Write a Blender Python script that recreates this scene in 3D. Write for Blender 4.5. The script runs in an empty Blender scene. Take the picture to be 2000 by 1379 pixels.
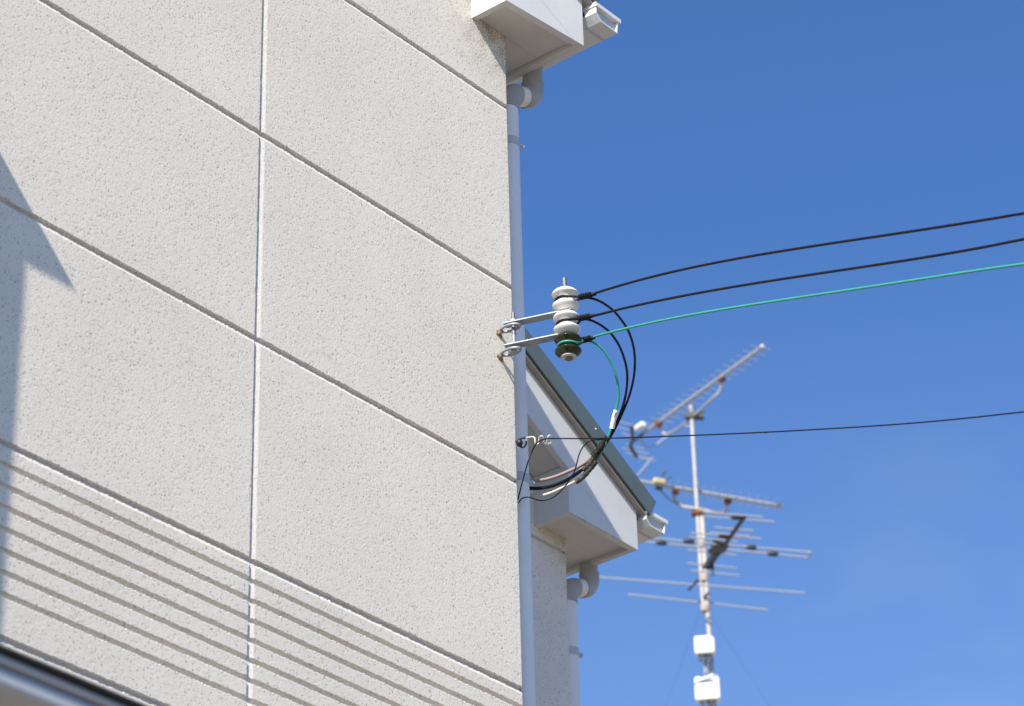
import bpy, math, random
import numpy as np
from mathutils import Vector, Matrix
random.seed(7)
R_ = math.radians
scene = bpy.context.scene
C = scene.collection

# ------------------------------------------------------------------ camera
F_PX = 5932.88                       # focal length in pixels of the 2000 px wide photograph
CAM = np.array([-5.5555, -4.45, 1.55])
YAW, PITCH, ROLL = R_(51.24294), R_(30.26742), R_(-1.51958)
fw = np.array([math.sin(YAW)*math.cos(PITCH), math.cos(YAW)*math.cos(PITCH), math.sin(PITCH)])
rt = np.array([math.cos(YAW), -math.sin(YAW), 0.0]); up = np.cross(rt, fw)
rt, up = rt*math.cos(ROLL)+up*math.sin(ROLL), -rt*math.sin(ROLL)+up*math.cos(ROLL)
cd = bpy.data.cameras.new('camera'); cam = bpy.data.objects.new('camera', cd); C.objects.link(cam)
cam.matrix_world = Matrix(((rt[0], up[0], -fw[0], CAM[0]), (rt[1], up[1], -fw[1], CAM[1]), (rt[2], up[2], -fw[2], CAM[2]), (0, 0, 0, 1)))
cd.sensor_width = 36.0; cd.lens = F_PX/2000*36.0; cd.clip_start = 0.1; cd.clip_end = 5000
cd.dof.use_dof = True; cd.dof.focus_distance = 8.12; cd.dof.aperture_fstop = 5.6; cd.dof.aperture_blades = 9
scene.camera = cam

# ------------------------------------------------------------------ sun, sky, exposure
SUN = np.array([3.0, 1.0, -2.48])     # the way the light travels
SN = SUN/np.linalg.norm(SUN)
sl = bpy.data.lights.new('sun', 'SUN'); so = bpy.data.objects.new('sun', sl); C.objects.link(so)
sl.energy = 5.0; sl.angle = R_(0.53); sl.color = (1.0, 0.925, 0.80)
so.rotation_euler = Vector(SN).to_track_quat('-Z', 'Y').to_euler()
so.location = (-12, -6, 14)
w = bpy.data.worlds.new('World'); scene.world = w; w.use_nodes = True
nt = w.node_tree; bg = nt.nodes['Background']
sky = nt.nodes.new('ShaderNodeTexSky'); sky.sky_type = 'NISHITA'; sky.sun_disc = False
sky.sun_elevation = math.asin(-SN[2]); sky.sun_rotation = math.atan2(-SN[0], -SN[1])
sky.altitude = 0; sky.air_density = 1.0; sky.dust_density = 0.9; sky.ozone_density = 3.0
geo = nt.nodes.new('ShaderNodeTexCoord')
cl = nt.nodes.new('ShaderNodeTexNoise'); cl.inputs['Scale'].default_value = 5.5; cl.inputs['Detail'].default_value = 5; cl.inputs['Roughness'].default_value = .5
mp = nt.nodes.new('ShaderNodeMapping'); mp.inputs['Scale'].default_value = (1, 1, 2.2); mp.inputs['Location'].default_value = (.3, .1, 0)
nt.links.new(geo.outputs['Generated'], mp.inputs['Vector']); nt.links.new(mp.outputs['Vector'], cl.inputs['Vector'])
rp = nt.nodes.new('ShaderNodeMapRange'); rp.inputs['From Min'].default_value = .50; rp.inputs['From Max'].default_value = .80
rp.inputs['To Max'].default_value = .22; nt.links.new(cl.outputs['Fac'], rp.inputs['Value'])
mx = nt.nodes.new('ShaderNodeMix'); mx.data_type = 'RGBA'
nt.links.new(rp.outputs['Result'], mx.inputs['Factor']); nt.links.new(sky.outputs['Color'], mx.inputs['A'])
mx.inputs['B'].default_value = (7.6, 6.6, 6.0, 1)
sx_ = nt.nodes.new('ShaderNodeSeparateXYZ'); nt.links.new(geo.outputs['Generated'], sx_.inputs['Vector'])
lowm = nt.nodes.new('ShaderNodeMapRange'); lowm.inputs['From Min'].default_value = .53; lowm.inputs['From Max'].default_value = .38; nt.links.new(sx_.outputs['Z'], lowm.inputs['Value'])
cm = nt.nodes.new('ShaderNodeMath'); cm.operation = 'ADD'; cm.inputs[1].default_value = .12; nt.links.new(rp.outputs['Result'], cm.inputs[0])
cm2 = nt.nodes.new('ShaderNodeMath'); cm2.operation = 'MULTIPLY'; nt.links.new(cm.outputs['Value'], cm2.inputs[0]); nt.links.new(lowm.outputs['Result'], cm2.inputs[1])
nt.links.new(cm2.outputs['Value'], mx.inputs['Factor'])
tn = nt.nodes.new('ShaderNodeMix'); tn.data_type = 'RGBA'; tn.blend_type = 'MULTIPLY'; tn.inputs['Factor'].default_value = 1
nt.links.new(mx.outputs['Result'], tn.inputs['A']); tn.inputs['B'].default_value = (.525, .785, 1.13, 1)
nt.links.new(tn.outputs['Result'], bg.inputs['Color']); bg.inputs['Strength'].default_value = 0.109
scene.view_settings.view_transform = 'Standard'; scene.view_settings.look = 'None'
scene.view_settings.exposure = 0.57; scene.view_settings.gamma = 1.0
scene.render.engine = 'CYCLES'
scene.cycles.max_bounces = 8; scene.cycles.diffuse_bounces = 4; scene.cycles.use_denoising = True; scene.cycles.denoising_prefilter = 'ACCURATE'; scene.cycles.use_adaptive_sampling = False; scene.cycles.sample_clamp_indirect = 6

# ------------------------------------------------------------------ helpers
def ray(px, py):
    return rt*(px-1000)/F_PX - up*(py-689.5)/F_PX + fw
def at(px, py, depth):               # the point seen there, so many metres along the view axis
    return CAM + ray(px, py)*depth
def onpl(px, py, axis, v):           # the point seen there on the plane x, y or z = v
    d = ray(px, py); return CAM + d*((v-CAM[axis])/d[axis])
WLOC = {}
def props(o, label=None, cat=None, group=None, kind=None):
    if label: o['label'] = label
    if cat: o['category'] = cat
    if group: o['group'] = group
    if kind: o['kind'] = kind
    return o
def thing(name, loc, label, cat, group=None):
    o = bpy.data.objects.new(name, None); C.objects.link(o); o.location = tuple(loc); o.empty_display_size = .1
    WLOC[o.name] = np.array(loc, float); return props(o, label, cat, group)

class MB:
    def __init__(s): s.v = []; s.f = []
    def add(s, vs, fs):
        n = len(s.v); s.v += [tuple(map(float, p)) for p in vs]; s.f += [tuple(i+n for i in f) for f in fs]; return s
    def box(s, lo, hi):
        x0, y0, z0 = lo; x1, y1, z1 = hi
        return s.add([(x0,y0,z0),(x1,y0,z0),(x1,y1,z0),(x0,y1,z0),(x0,y0,z1),(x1,y0,z1),(x1,y1,z1),(x0,y1,z1)],
                     [(0,3,2,1),(4,5,6,7),(0,1,5,4),(1,2,6,5),(2,3,7,6),(3,0,4,7)])
    def obox(s, c, ax, ay, az, hx, hy, hz):
        c = np.array(c, float); ax, ay, az = (np.array(a, float)/np.linalg.norm(a) for a in (ax, ay, az))
        vs = [c+ax*hx*i+ay*hy*j+az*hz*k for k in (-1, 1) for i, j in ((-1,-1),(1,-1),(1,1),(-1,1))]
        return s.add(vs, [(0,3,2,1),(4,5,6,7),(0,1,5,4),(1,2,6,5),(2,3,7,6),(3,0,4,7)])
    def prism(s, pts, y0, y1):       # a closed x-z outline pushed along y; y0, y1 numbers or functions of x
        g0 = y0 if callable(y0) else (lambda x: y0); g1 = y1 if callable(y1) else (lambda x: y1)
        n = len(pts); a = sum(pts[i][0]*pts[(i+1) % n][1]-pts[(i+1) % n][0]*pts[i][1] for i in range(n))
        if a < 0: pts = pts[::-1]
        vs = [(x, g0(x), z) for x, z in pts]+[(x, g1(x), z) for x, z in pts]
        fs = [tuple(range(n)), tuple(range(2*n-1, n-1, -1))]
        fs += [(i, i+n, (i+1) % n+n, (i+1) % n) for i in range(n)]
        return s.add(vs, fs)
    def tube(s, path, r, n=10, cap=True, wob=None):
        P = np.array(path, float); m = len(P); rr = np.broadcast_to(np.array(r, float), (m,))
        T = np.zeros_like(P); T[1:-1] = P[2:]-P[:-2]; T[0] = P[1]-P[0]; T[-1] = P[-1]-P[-2]
        T /= np.linalg.norm(T, axis=1)[:, None]+1e-12
        a = np.array([0, 0, 1.0]) if abs(T[0][2]) < .9 else np.array([1.0, 0, 0])
        N = np.cross(T[0], a); N /= np.linalg.norm(N); vs = []
        for i in range(m):
            N = N-T[i]*(N@T[i]); N /= np.linalg.norm(N); B = np.cross(T[i], N)
            for k in range(n):
                t = 2*math.pi*k/n; q = rr[i]*(1 if wob is None else wob(i, k))
                vs.append(P[i]+(N*math.cos(t)+B*math.sin(t))*q)
        fs = [(i*n+k, i*n+(k+1) % n, (i+1)*n+(k+1) % n, (i+1)*n+k) for i in range(m-1) for k in range(n)]
        if cap: fs += [tuple(range(n-1, -1, -1)), tuple(range((m-1)*n, m*n))]
        return s.add(vs, fs)
    def lathe(s, prof, c, axis=(0, 0, 1), n=40):   # prof: (radius, height) from bottom to top
        ax = np.array(axis, float); ax /= np.linalg.norm(ax)
        a = np.cross(ax, [0, 1, 0]) if abs(ax[1]) < .9 else np.cross(ax, [1, 0, 0]); a /= np.linalg.norm(a); b = np.cross(ax, a)
        c = np.array(c, float); vs = []; m = len(prof)
        for r, h in prof:
            for k in range(n):
                t = 2*math.pi*k/n; vs.append(c+ax*h+(a*math.cos(t)+b*math.sin(t))*max(r, 1e-5))
        fs = [(i*n+k, i*n+(k+1) % n, (i+1)*n+(k+1) % n, (i+1)*n+k) for i in range(m-1) for k in range(n)]
        fs += [tuple(range(n-1, -1, -1)), tuple(range((m-1)*n, m*n))]
        return s.add(vs, fs)
    def build(s, name, mat, parent=None, smooth=False, bevel=0, loc=None):
        base = WLOC[parent.name] if parent is not None else (np.array(loc, float) if loc is not None else np.zeros(3))
        me = bpy.data.meshes.new(name); me.from_pydata([tuple(np.array(p)-base) for p in s.v], [], s.f); me.update()
        if smooth:
            me.polygons.foreach_set('use_smooth', [True]*len(me.polygons))
            me.set_sharp_from_angle(angle=R_(38))
        o = bpy.data.objects.new(name, me); C.objects.link(o); me.materials.append(mat)
        if parent is not None: o.parent = parent
        elif loc is not None: o.location = tuple(loc)
        WLOC[o.name] = base
        if bevel:
            b = o.modifiers.new('bevel', 'BEVEL'); b.width = bevel; b.segments = 2; b.limit_method = 'ANGLE'; b.angle_limit = R_(35)
        return o

def spline(pts, n=12):               # Catmull-Rom through the points
    P = np.array(pts, float); P = np.vstack([2*P[0]-P[1], P, 2*P[-1]-P[-2]]); out = []
    for i in range(1, len(P)-2):
        p0, p1, p2, p3 = P[i-1:i+3]
        k = [np.linalg.norm(b-a)**.5+1e-9 for a, b in ((p0, p1), (p1, p2), (p2, p3))]
        t0, t1 = 0, k[0]; t2 = t1+k[1]; t3 = t2+k[2]
        for j in range(n):
            t = t1+(t2-t1)*j/n
            a1 = (t1-t)/(t1-t0)*p0+(t-t0)/(t1-t0)*p1; a2 = (t2-t)/(t2-t1)*p1+(t-t1)/(t2-t1)*p2; a3 = (t3-t)/(t3-t2)*p2+(t-t2)/(t3-t2)*p3
            b1 = (t2-t)/(t2-t0)*a1+(t-t0)/(t2-t0)*a2; b2 = (t3-t)/(t3-t1)*a2+(t-t1)/(t3-t1)*a3
            out.append((t2-t)/(t2-t1)*b1+(t-t1)/(t2-t1)*b2)
    out.append(P[-2]); return np.array(out)

# ------------------------------------------------------------------ materials
def mat(name, col, rough=.6, metal=0., spec=.5, noise=0., nscale=40., bump=0., bscale=200., coat=0., col2=None):
    m = bpy.data.materials.new(name); m.use_nodes = True; t = m.node_tree; p = t.nodes['Principled BSDF']
    p.inputs['Base Color'].default_value = (*col, 1); p.inputs['Roughness'].default_value = rough
    p.inputs['Metallic'].default_value = metal; p.inputs['Specular IOR Level'].default_value = spec; p.inputs['Coat Weight'].default_value = coat
    tc = t.nodes.new('ShaderNodeTexCoord')
    if noise or col2:
        nz = t.nodes.new('ShaderNodeTexNoise'); nz.inputs['Scale'].default_value = nscale; nz.inputs['Detail'].default_value = 6; nz.inputs['Roughness'].default_value = .6
        t.links.new(tc.outputs['Object'], nz.inputs['Vector'])
        r = t.nodes.new('ShaderNodeValToRGB'); r.color_ramp.elements[0].position = .3; r.color_ramp.elements[1].position = .72
        a = [max(0, c*(1-noise)) for c in col]; b = col2 if col2 else [min(1, c*(1+noise*.6)) for c in col]
        r.color_ramp.elements[0].color = (*a, 1); r.color_ramp.elements[1].color = (*b, 1)
        t.links.new(nz.outputs['Fac'], r.inputs['Fac']); t.links.new(r.outputs['Color'], p.inputs['Base Color'])
    if bump:
        bn = t.nodes.new('ShaderNodeTexNoise'); bn.inputs['Scale'].default_value = bscale; bn.inputs['Detail'].default_value = 3
        t.links.new(tc.outputs['Object'], bn.inputs['Vector'])
        bp = t.nodes.new('ShaderNodeBump'); bp.inputs['Strength'].default_value = bump; bp.inputs['Distance'].default_value = .002
        t.links.new(bn.outputs['Fac'], bp.inputs['Height']); t.links.new(bp.outputs['Normal'], p.inputs['Normal'])
    return m

def stucco_mat():
    m = bpy.data.materials.new('stucco'); m.use_nodes = True; t = m.node_tree; p = t.nodes['Principled BSDF']
    p.inputs['Roughness'].default_value = .95; p.inputs['Specular IOR Level'].default_value = .15
    tc = t.nodes.new('ShaderNodeTexCoord')
    n1 = t.nodes.new('ShaderNodeTexNoise'); n1.inputs['Scale'].default_value = 2.2; n1.inputs['Detail'].default_value = 6; n1.inputs['Roughness'].default_value = .65
    t.links.new(tc.outputs['Object'], n1.inputs['Vector'])
    r = t.nodes.new('ShaderNodeValToRGB'); r.color_ramp.elements[0].position = .3; r.color_ramp.elements[1].position = .7
    r.color_ramp.elements[0].color = (.735, .685, .595, 1); r.color_ramp.elements[1].color = (.805, .752, .655, 1)
    t.links.new(n1.outputs['Fac'], r.inputs['Fac'])
    at_ = t.nodes.new('ShaderNodeAttribute'); at_.attribute_name = 'grime'
    mx = t.nodes.new('ShaderNodeMix'); mx.data_type = 'RGBA'
    t.links.new(at_.outputs['Fac'], mx.inputs['Factor']); t.links.new(r.outputs['Color'], mx.inputs['A'])
    mx.inputs['B'].default_value = (.13, .11, .10, 1)
    last = mx.outputs['Result']; hsum = None
    for sc, rad, amt, seed in ((95, .17, .58, 0.0), (150, .20, .46, 7.3), (250, .23, .32, 3.1)):
        ms = t.nodes.new('ShaderNodeMapping'); ms.inputs['Location'].default_value = (seed, seed*.7, seed*.3); t.links.new(tc.outputs['Object'], ms.inputs['Vector'])
        vo = t.nodes.new('ShaderNodeTexVoronoi'); vo.inputs['Scale'].default_value = sc; t.links.new(ms.outputs['Vector'], vo.inputs['Vector'])
        sp = t.nodes.new('ShaderNodeSeparateColor'); t.links.new(vo.outputs['Color'], sp.inputs['Color'])
        ra = t.nodes.new('ShaderNodeMath'); ra.operation = 'MULTIPLY'; ra.inputs[1].default_value = rad*1.9; t.links.new(sp.outputs['Red'], ra.inputs[0])
        df = t.nodes.new('ShaderNodeMath'); df.operation = 'SUBTRACT'; t.links.new(ra.outputs['Value'], df.inputs[0]); t.links.new(vo.outputs['Distance'], df.inputs[1])
        ft = t.nodes.new('ShaderNodeMapRange'); ft.inputs['From Min'].default_value = 0; ft.inputs['From Max'].default_value = .12; ft.inputs['To Max'].default_value = amt; t.links.new(df.outputs['Value'], ft.inputs['Value'])
        mm = t.nodes.new('ShaderNodeMix'); mm.data_type = 'RGBA'; t.links.new(ft.outputs['Result'], mm.inputs['Factor']); t.links.new(last, mm.inputs['A']); mm.inputs['B'].default_value = (.17, .145, .14, 1); last = mm.outputs['Result']
    at2 = t.nodes.new('ShaderNodeAttribute'); at2.attribute_name = 'groove_shade'  # grey painted into the grooves to deepen their shade
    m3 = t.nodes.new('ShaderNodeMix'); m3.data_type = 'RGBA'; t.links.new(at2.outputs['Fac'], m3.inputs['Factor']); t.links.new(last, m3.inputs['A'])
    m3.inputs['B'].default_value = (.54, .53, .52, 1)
    t.links.new(m3.outputs['Result'], p.inputs['Base Color'])
    bn = t.nodes.new('ShaderNodeTexNoise'); bn.inputs['Scale'].default_value = 230; bn.inputs['Detail'].default_value = 3; bn.inputs['Roughness'].default_value = .6
    t.links.new(tc.outputs['Object'], bn.inputs['Vector'])
    bp = t.nodes.new('ShaderNodeBump'); bp.inputs['Strength'].default_value = .45; bp.inputs['Distance'].default_value = .001
    t.links.new(bn.outputs['Fac'], bp.inputs['Height']); t.links.new(bp.outputs['Normal'], p.inputs['Normal'])
    return m

M = dict(
    stucco=stucco_mat(),
    fascia=mat('painted board', (.66, .66, .65), .55, noise=.09, nscale=4, bump=.06, bscale=400),
    soffit=mat('soffit board', (.66, .635, .59), .7, noise=.12, nscale=5, bump=.05, bscale=300),
    roof=mat('green grey sheet metal', (.105, .138, .135), .45, noise=.1, nscale=8),
    roofunder=mat('roof underlay', (.34, .31, .28), .8, noise=.2, nscale=12),
    gutter=mat('white gutter plastic', (.74, .745, .75), .4, noise=.05, nscale=10),
    gutterin=mat('grey gutter plastic', (.50, .53, .56), .5, noise=.06, nscale=10),
    pipe=mat('grey blue pipe plastic', (.80, .80, .80), .38, noise=.05, nscale=5),
    fitting=mat('grey fitting plastic', (.38, .375, .37), .42, noise=.06, nscale=9),
    galv=mat('galvanised steel', (.33, .35, .38), .5, .4, noise=.18, nscale=60, bump=.08, bscale=500),
    galvdark=mat('weathered steel thread', (.20, .20, .215), .55, .6, noise=.25, nscale=150, bump=.25, bscale=900),
    porcelain=mat('white glazed porcelain', (.73, .72, .68), .07, spec=.5, coat=0, noise=.05, nscale=30),
    greenglaze=mat('dark green glazed porcelain', (.016, .024, .007), .06, spec=.5, coat=0, noise=.3, nscale=30),
    bisque=mat('unglazed porcelain', (.56, .54, .47), .75, noise=.1, nscale=60),
    black=mat('black cable sheath', (.009, .008, .013), .45, spec=.2, noise=.2, nscale=60, bump=.05),
    tape=mat('black binding tape', (.014, .013, .014), .6, spec=.2, noise=.3, nscale=120, bump=.5, bscale=300),
    tapegrey=mat('dusty black tape', (.05, .047, .042), .6, noise=.5, nscale=90, bump=.8, bscale=260),
    green=mat('green cable sheath', (.035, .30, .235), .42, noise=.08, nscale=30),
    pink=mat('faded red cable sheath', (.36, .26, .24), .4, noise=.15, nscale=30),
    white=mat('white cable sheath', (.62, .58, .48), .5, noise=.12, nscale=60),
    label=mat('white marker sleeve', (.75, .75, .75), .5, noise=.08, nscale=80, bump=.4, bscale=200),
    ink=mat('black ink', (.03, .03, .03), .6),
    steelwire=mat('stainless wire', (.74, .70, .66), .35, .3, noise=.12, nscale=200),
    blackhook=mat('black coated hook', (.016, .018, .024), .45, noise=.3, nscale=90),
    caulk=mat('weathered sealant', (.22, .14, .07), .9, noise=.6, nscale=160, bump=.8, bscale=220, col2=(.40, .32, .21)),
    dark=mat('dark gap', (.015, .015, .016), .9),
    alu=mat('brushed aluminium', (.55, .57, .60), .42, .35, noise=.08, nscale=30),
    antalu=mat('dull aluminium', (.42, .435, .475), .45, .25, noise=.1, nscale=12),
    mast=mat('galvanised mast', (.40, .375, .36), .55, .1, noise=.16, nscale=14, col2=(.48, .46, .45)),
    rust=mat('rusty clamp', (.20, .075, .035), .85, noise=.5, nscale=60),
    rustywhite=mat('rust streaked bracket', (.42, .30, .22), .6, noise=.35, nscale=30, col2=(.55, .53, .51)),
    plasticdark=mat('dark grey plastic', (.045, .05, .055), .5, noise=.2, nscale=30),
    yellowed=mat('yellowed plastic', (.50, .42, .24), .5, noise=.15, nscale=30),
    boxwhite=mat('white booster plastic', (.80, .80, .78), .4, noise=.04, nscale=10),
    canopy_blue=mat('pale blue grey canopy metal', (.42, .455, .51), .6, 0, noise=.06, nscale=8),
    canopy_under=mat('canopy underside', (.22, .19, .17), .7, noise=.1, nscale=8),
    ground=mat('pale paving', (.265, .215, .155), .9, noise=.25, nscale=.7),
    road=mat('asphalt', (.055, .055, .056), .9, noise=.3, nscale=3),
    render=mat('plain beige render', (.52, .49, .44), .9, noise=.1, nscale=2),
    glass=mat('window glass', (.05, .06, .07), .08, spec=.6),
    mould=mat('green black mould', (.075, .075, .05), .95, noise=.4, nscale=200),
    wood=mat('grey concrete pole', (.38, .37, .35), .9, noise=.1, nscale=10),
)

# ------------------------------------------------------------------ stucco relief wall
rng = np.random.default_rng(3)
def band_noise(nx, nz, cell, l0, l1, ang=None):
    a = rng.standard_normal((nz, nx)); A = np.fft.rfft2(a)
    kz = np.fft.fftfreq(nz, cell)[:, None]; kx = np.fft.rfftfreq(nx, cell)[None, :]
    if ang is not None:
        s, q = ang; kx, kz = kx*math.cos(s)+kz*math.sin(s), (-kx*math.sin(s)+kz*math.cos(s))*q
    k = np.sqrt(kx**2+kz**2)+1e-9; wl = 1/k
    A *= np.exp(-((np.log(wl)-math.log(math.sqrt(l0*l1)))/(math.log(l1/l0)*.6))**2)
    b = np.fft.irfft2(A, s=(nz, nx)); return b/b.std()
def lines(lo, hi, step, centres, half, fine):
    c = list(np.arange(lo, hi+1e-9, step))
    for g in centres:
        c = [q for q in c if abs(q-g) > half]+list(np.linspace(g-half, g+half, int(2*half/fine)+1))
    return np.unique(np.round([q for q in c if lo-1e-9 <= q <= hi+1e-9], 5))
def groove(d, up_w, lo_w, depth, top_e, low_e):
    # d = height above the groove's middle; flat floor with a steep upper side and a softer lower lip
    t = np.clip((up_w-d)/top_e, 0, 1); b = np.clip((d+lo_w)/low_e, 0, 1)
    s = lambda q: q*q*(3-2*q)
    return depth*s(t)*s(b)
def stucco_wall(name, parent, x0, x1, z0, z1, y, step, hg, hsub, vg, coarse, dirt_top=None, corner=True):
    """x0..x1 by z0..z1 carries the sprayed relief and the grooves, coarse lines carry the rest of the wall"""
    xs = lines(x0, x1, step, vg, .015, .0012); zs = lines(z0, z1, step, list(hg)+list(hsub), .014, .0012)
    if corner: xs = np.unique(np.concatenate([xs, np.linspace(x1-.012, x1, 9)]))
    cx, cz = coarse
    xs = np.unique(np.concatenate([[q for q in cx if q < x0-.01], xs])); zs = np.unique(np.concatenate([[q for q in cz if q < z0-.01], zs]))
    cell = .0018; nx = int((x1-x0)/cell)+8; nz = int((z1-z0)/cell)+8
    h = .00010*band_noise(nx, nz, cell, .0040, .0075)+.00005*band_noise(nx, nz, cell, .007, .014)+.00003*band_noise(nx, nz, cell, .02, .05)
    h += .00005*np.maximum(band_noise(nx, nz, cell, .0045, .008, (R_(38), 1.6)), 0)**1.5
    pit = np.zeros((nz, nx)); K = int((x1-x0)*(z1-z0)*6000)
    dens = band_noise(nx, nz, cell, .05, .18)
    pr = np.clip(.5+.14*dens, .06, 1)
    cnt = 0
    while cnt < K:
        i = rng.integers(4, nz-4, 4000); j = rng.integers(4, nx-4, 4000); keep = rng.random(4000) < pr[i, j]
        i, j = i[keep], j[keep]
        for a, b in zip(i, j):
            e = rng.random()**3; pit[a, b] = max(pit[a, b], .32+.68*e)
            if e > .3: pit[a+rng.integers(-1, 2), b+rng.integers(-1, 2)] = .32+.68*e
            cnt += 1
            if cnt >= K: break
    A = np.fft.rfft2(pit); kz = np.fft.fftfreq(nz, cell)[:, None]; kx = np.fft.rfftfreq(nx, cell)[None, :]
    ps = np.fft.irfft2(A*np.exp(-((kx**2+kz**2)*(2*math.pi*.0009)**2)/2), s=(nz, nx)); ps = np.clip(ps/.55, 0, 1)
    X, Z = np.meshgrid(xs, zs)
    fi = np.clip((X-x0)/cell, 0, nx-2.001); fj = np.clip((Z-z0)/cell, 0, nz-2.001)
    def samp(g):
        i = fi.astype(int); j = fj.astype(int); u = fi-i; v = fj-j
        return g[j, i]*(1-u)*(1-v)+g[j, i+1]*u*(1-v)+g[j+1, i]*(1-u)*v+g[j+1, i+1]*u*v
    dense = ((X >= x0-1e-6) & (Z >= z0-1e-6)).astype(float)
    H = samp(h)*dense; P = samp(ps)*dense
    rag = samp(band_noise(nx, nz, cell, .008, .02))*dense
    rag2 = samp(band_noise(nx, nz, cell, .03, .10))*dense
    dep = np.zeros_like(X)
    for g in hg: dep = np.maximum(dep, groove(Z-g+rag*.0007+rag2*.0004, .0076, .0080, .0095, .0022, .0058))
    for g in hg: dep = np.maximum(dep, .0018*np.clip((Z-g+rag2*.0003+.0134)/.0054, 0, 1)*(Z-g < 0))
    for g in hsub: dep = np.maximum(dep, groove(Z-g+rag*.0006+rag2*.0003, .0066, .0066, .0085, .0020, .0022))
    for g in vg:
        e = X-g+rag*.0002+rag2*.0003; dep = np.maximum(dep, .0056*np.clip((e+.0112)/.0012, 0, 1)*np.clip(1-(e+.0100)/.0185, 0, 1))
    ing = np.clip(dep/.006, 0, 1)
    for g in vg: ing = np.maximum(ing, np.clip((.0125-np.abs(X-g))/.002, 0, 1))
    for g in hg: ing = np.maximum(ing, np.clip((.0140-np.abs(Z-g))/.002, 0, .9))
    Y = y-(H*(1-.75*ing)-.0009*P*(1-ing))+dep
    XX = X.copy()
    if corner:
        rr = .009; q = np.clip((X-(x1-rr))/rr, 0, 1); Y = Y+rr-np.sqrt(np.maximum(rr*rr-(q*rr)**2, 0))
        XX = X+np.where(q > .9, samp(band_noise(nx, nz, cell, .006, .02))*.0009*dense, 0)-dep*(q > .6)*.5
    grime = np.clip(P*.36*(1-ing), 0, 1)
    if dirt_top is not None:
        zt, xa = dirt_top
        fall = np.clip((Z-(zt-.22))/.2, 0, 1)*np.clip((X-xa+.26)/.2, 0, 1)
        sp = samp(band_noise(nx, nz, cell, .006, .016)); cloud = samp(band_noise(nx, nz, cell, .05, .15))
        grime = np.clip(grime+fall*np.clip(.24+.34*sp+.14*cloud, 0, .85), 0, 1)
    groove_shade = np.zeros_like(X)  # painted shade: greys groove floors, dulls the vertical joint's bright face
    for g_ in hg: groove_shade = np.maximum(groove_shade, np.clip((groove(Z-g_, .0076, .0080, .0095, .0022, .0058)-.0045)/.003, 0, 1))
    for g_ in vg: groove_shade = np.maximum(groove_shade, .45*np.clip((.0090-np.abs(X-g_))/.001, 0, 1))
    rows, cols = X.shape; V = np.stack([XX, Y, Z], -1).reshape(-1, 3)-WLOC[parent.name]
    idx = np.arange(rows*cols).reshape(rows, cols)
    Fc = np.stack([idx[:-1, :-1], idx[:-1, 1:], idx[1:, 1:], idx[1:, :-1]], -1).reshape(-1, 4)
    me = bpy.data.meshes.new(name); me.vertices.add(len(V)); me.vertices.foreach_set('co', V.ravel())
    me.loops.add(Fc.size); me.loops.foreach_set('vertex_index', Fc.ravel().astype(np.int32))
    me.polygons.add(len(Fc)); me.polygons.foreach_set('loop_start', np.arange(0, Fc.size, 4, dtype=np.int32))
    me.polygons.foreach_set('loop_total', np.full(len(Fc), 4, dtype=np.int32))
    me.polygons.foreach_set('use_smooth', np.ones(len(Fc), dtype=bool))
    me.update(calc_edges=True)
    a = me.attributes.new('grime', 'FLOAT', 'POINT'); a.data.foreach_set('value', grime.ravel().astype(np.float32))
    a = me.attributes.new('groove_shade', 'FLOAT', 'POINT'); a.data.foreach_set('value', groove_shade.ravel().astype(np.float32))
    me.materials.append(M['stucco'])
    o = bpy.data.objects.new(name, me); C.objects.link(o); o.parent = parent; WLOC[o.name] = WLOC[parent.name]
    return o

# ------------------------------------------------------------------ ground
MB().box((-300, -300, -.3), (300, 300, 0)).build('ground', M['ground']); props(bpy.data.objects['ground'], 'pale paved ground below the houses', 'ground', kind='structure')
MB().box((-60, -16, .004), (60, -10.5, .02)).build('road', M['road']); props(bpy.data.objects['road'], 'asphalt lane in front of the houses', 'road', kind='structure')

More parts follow.
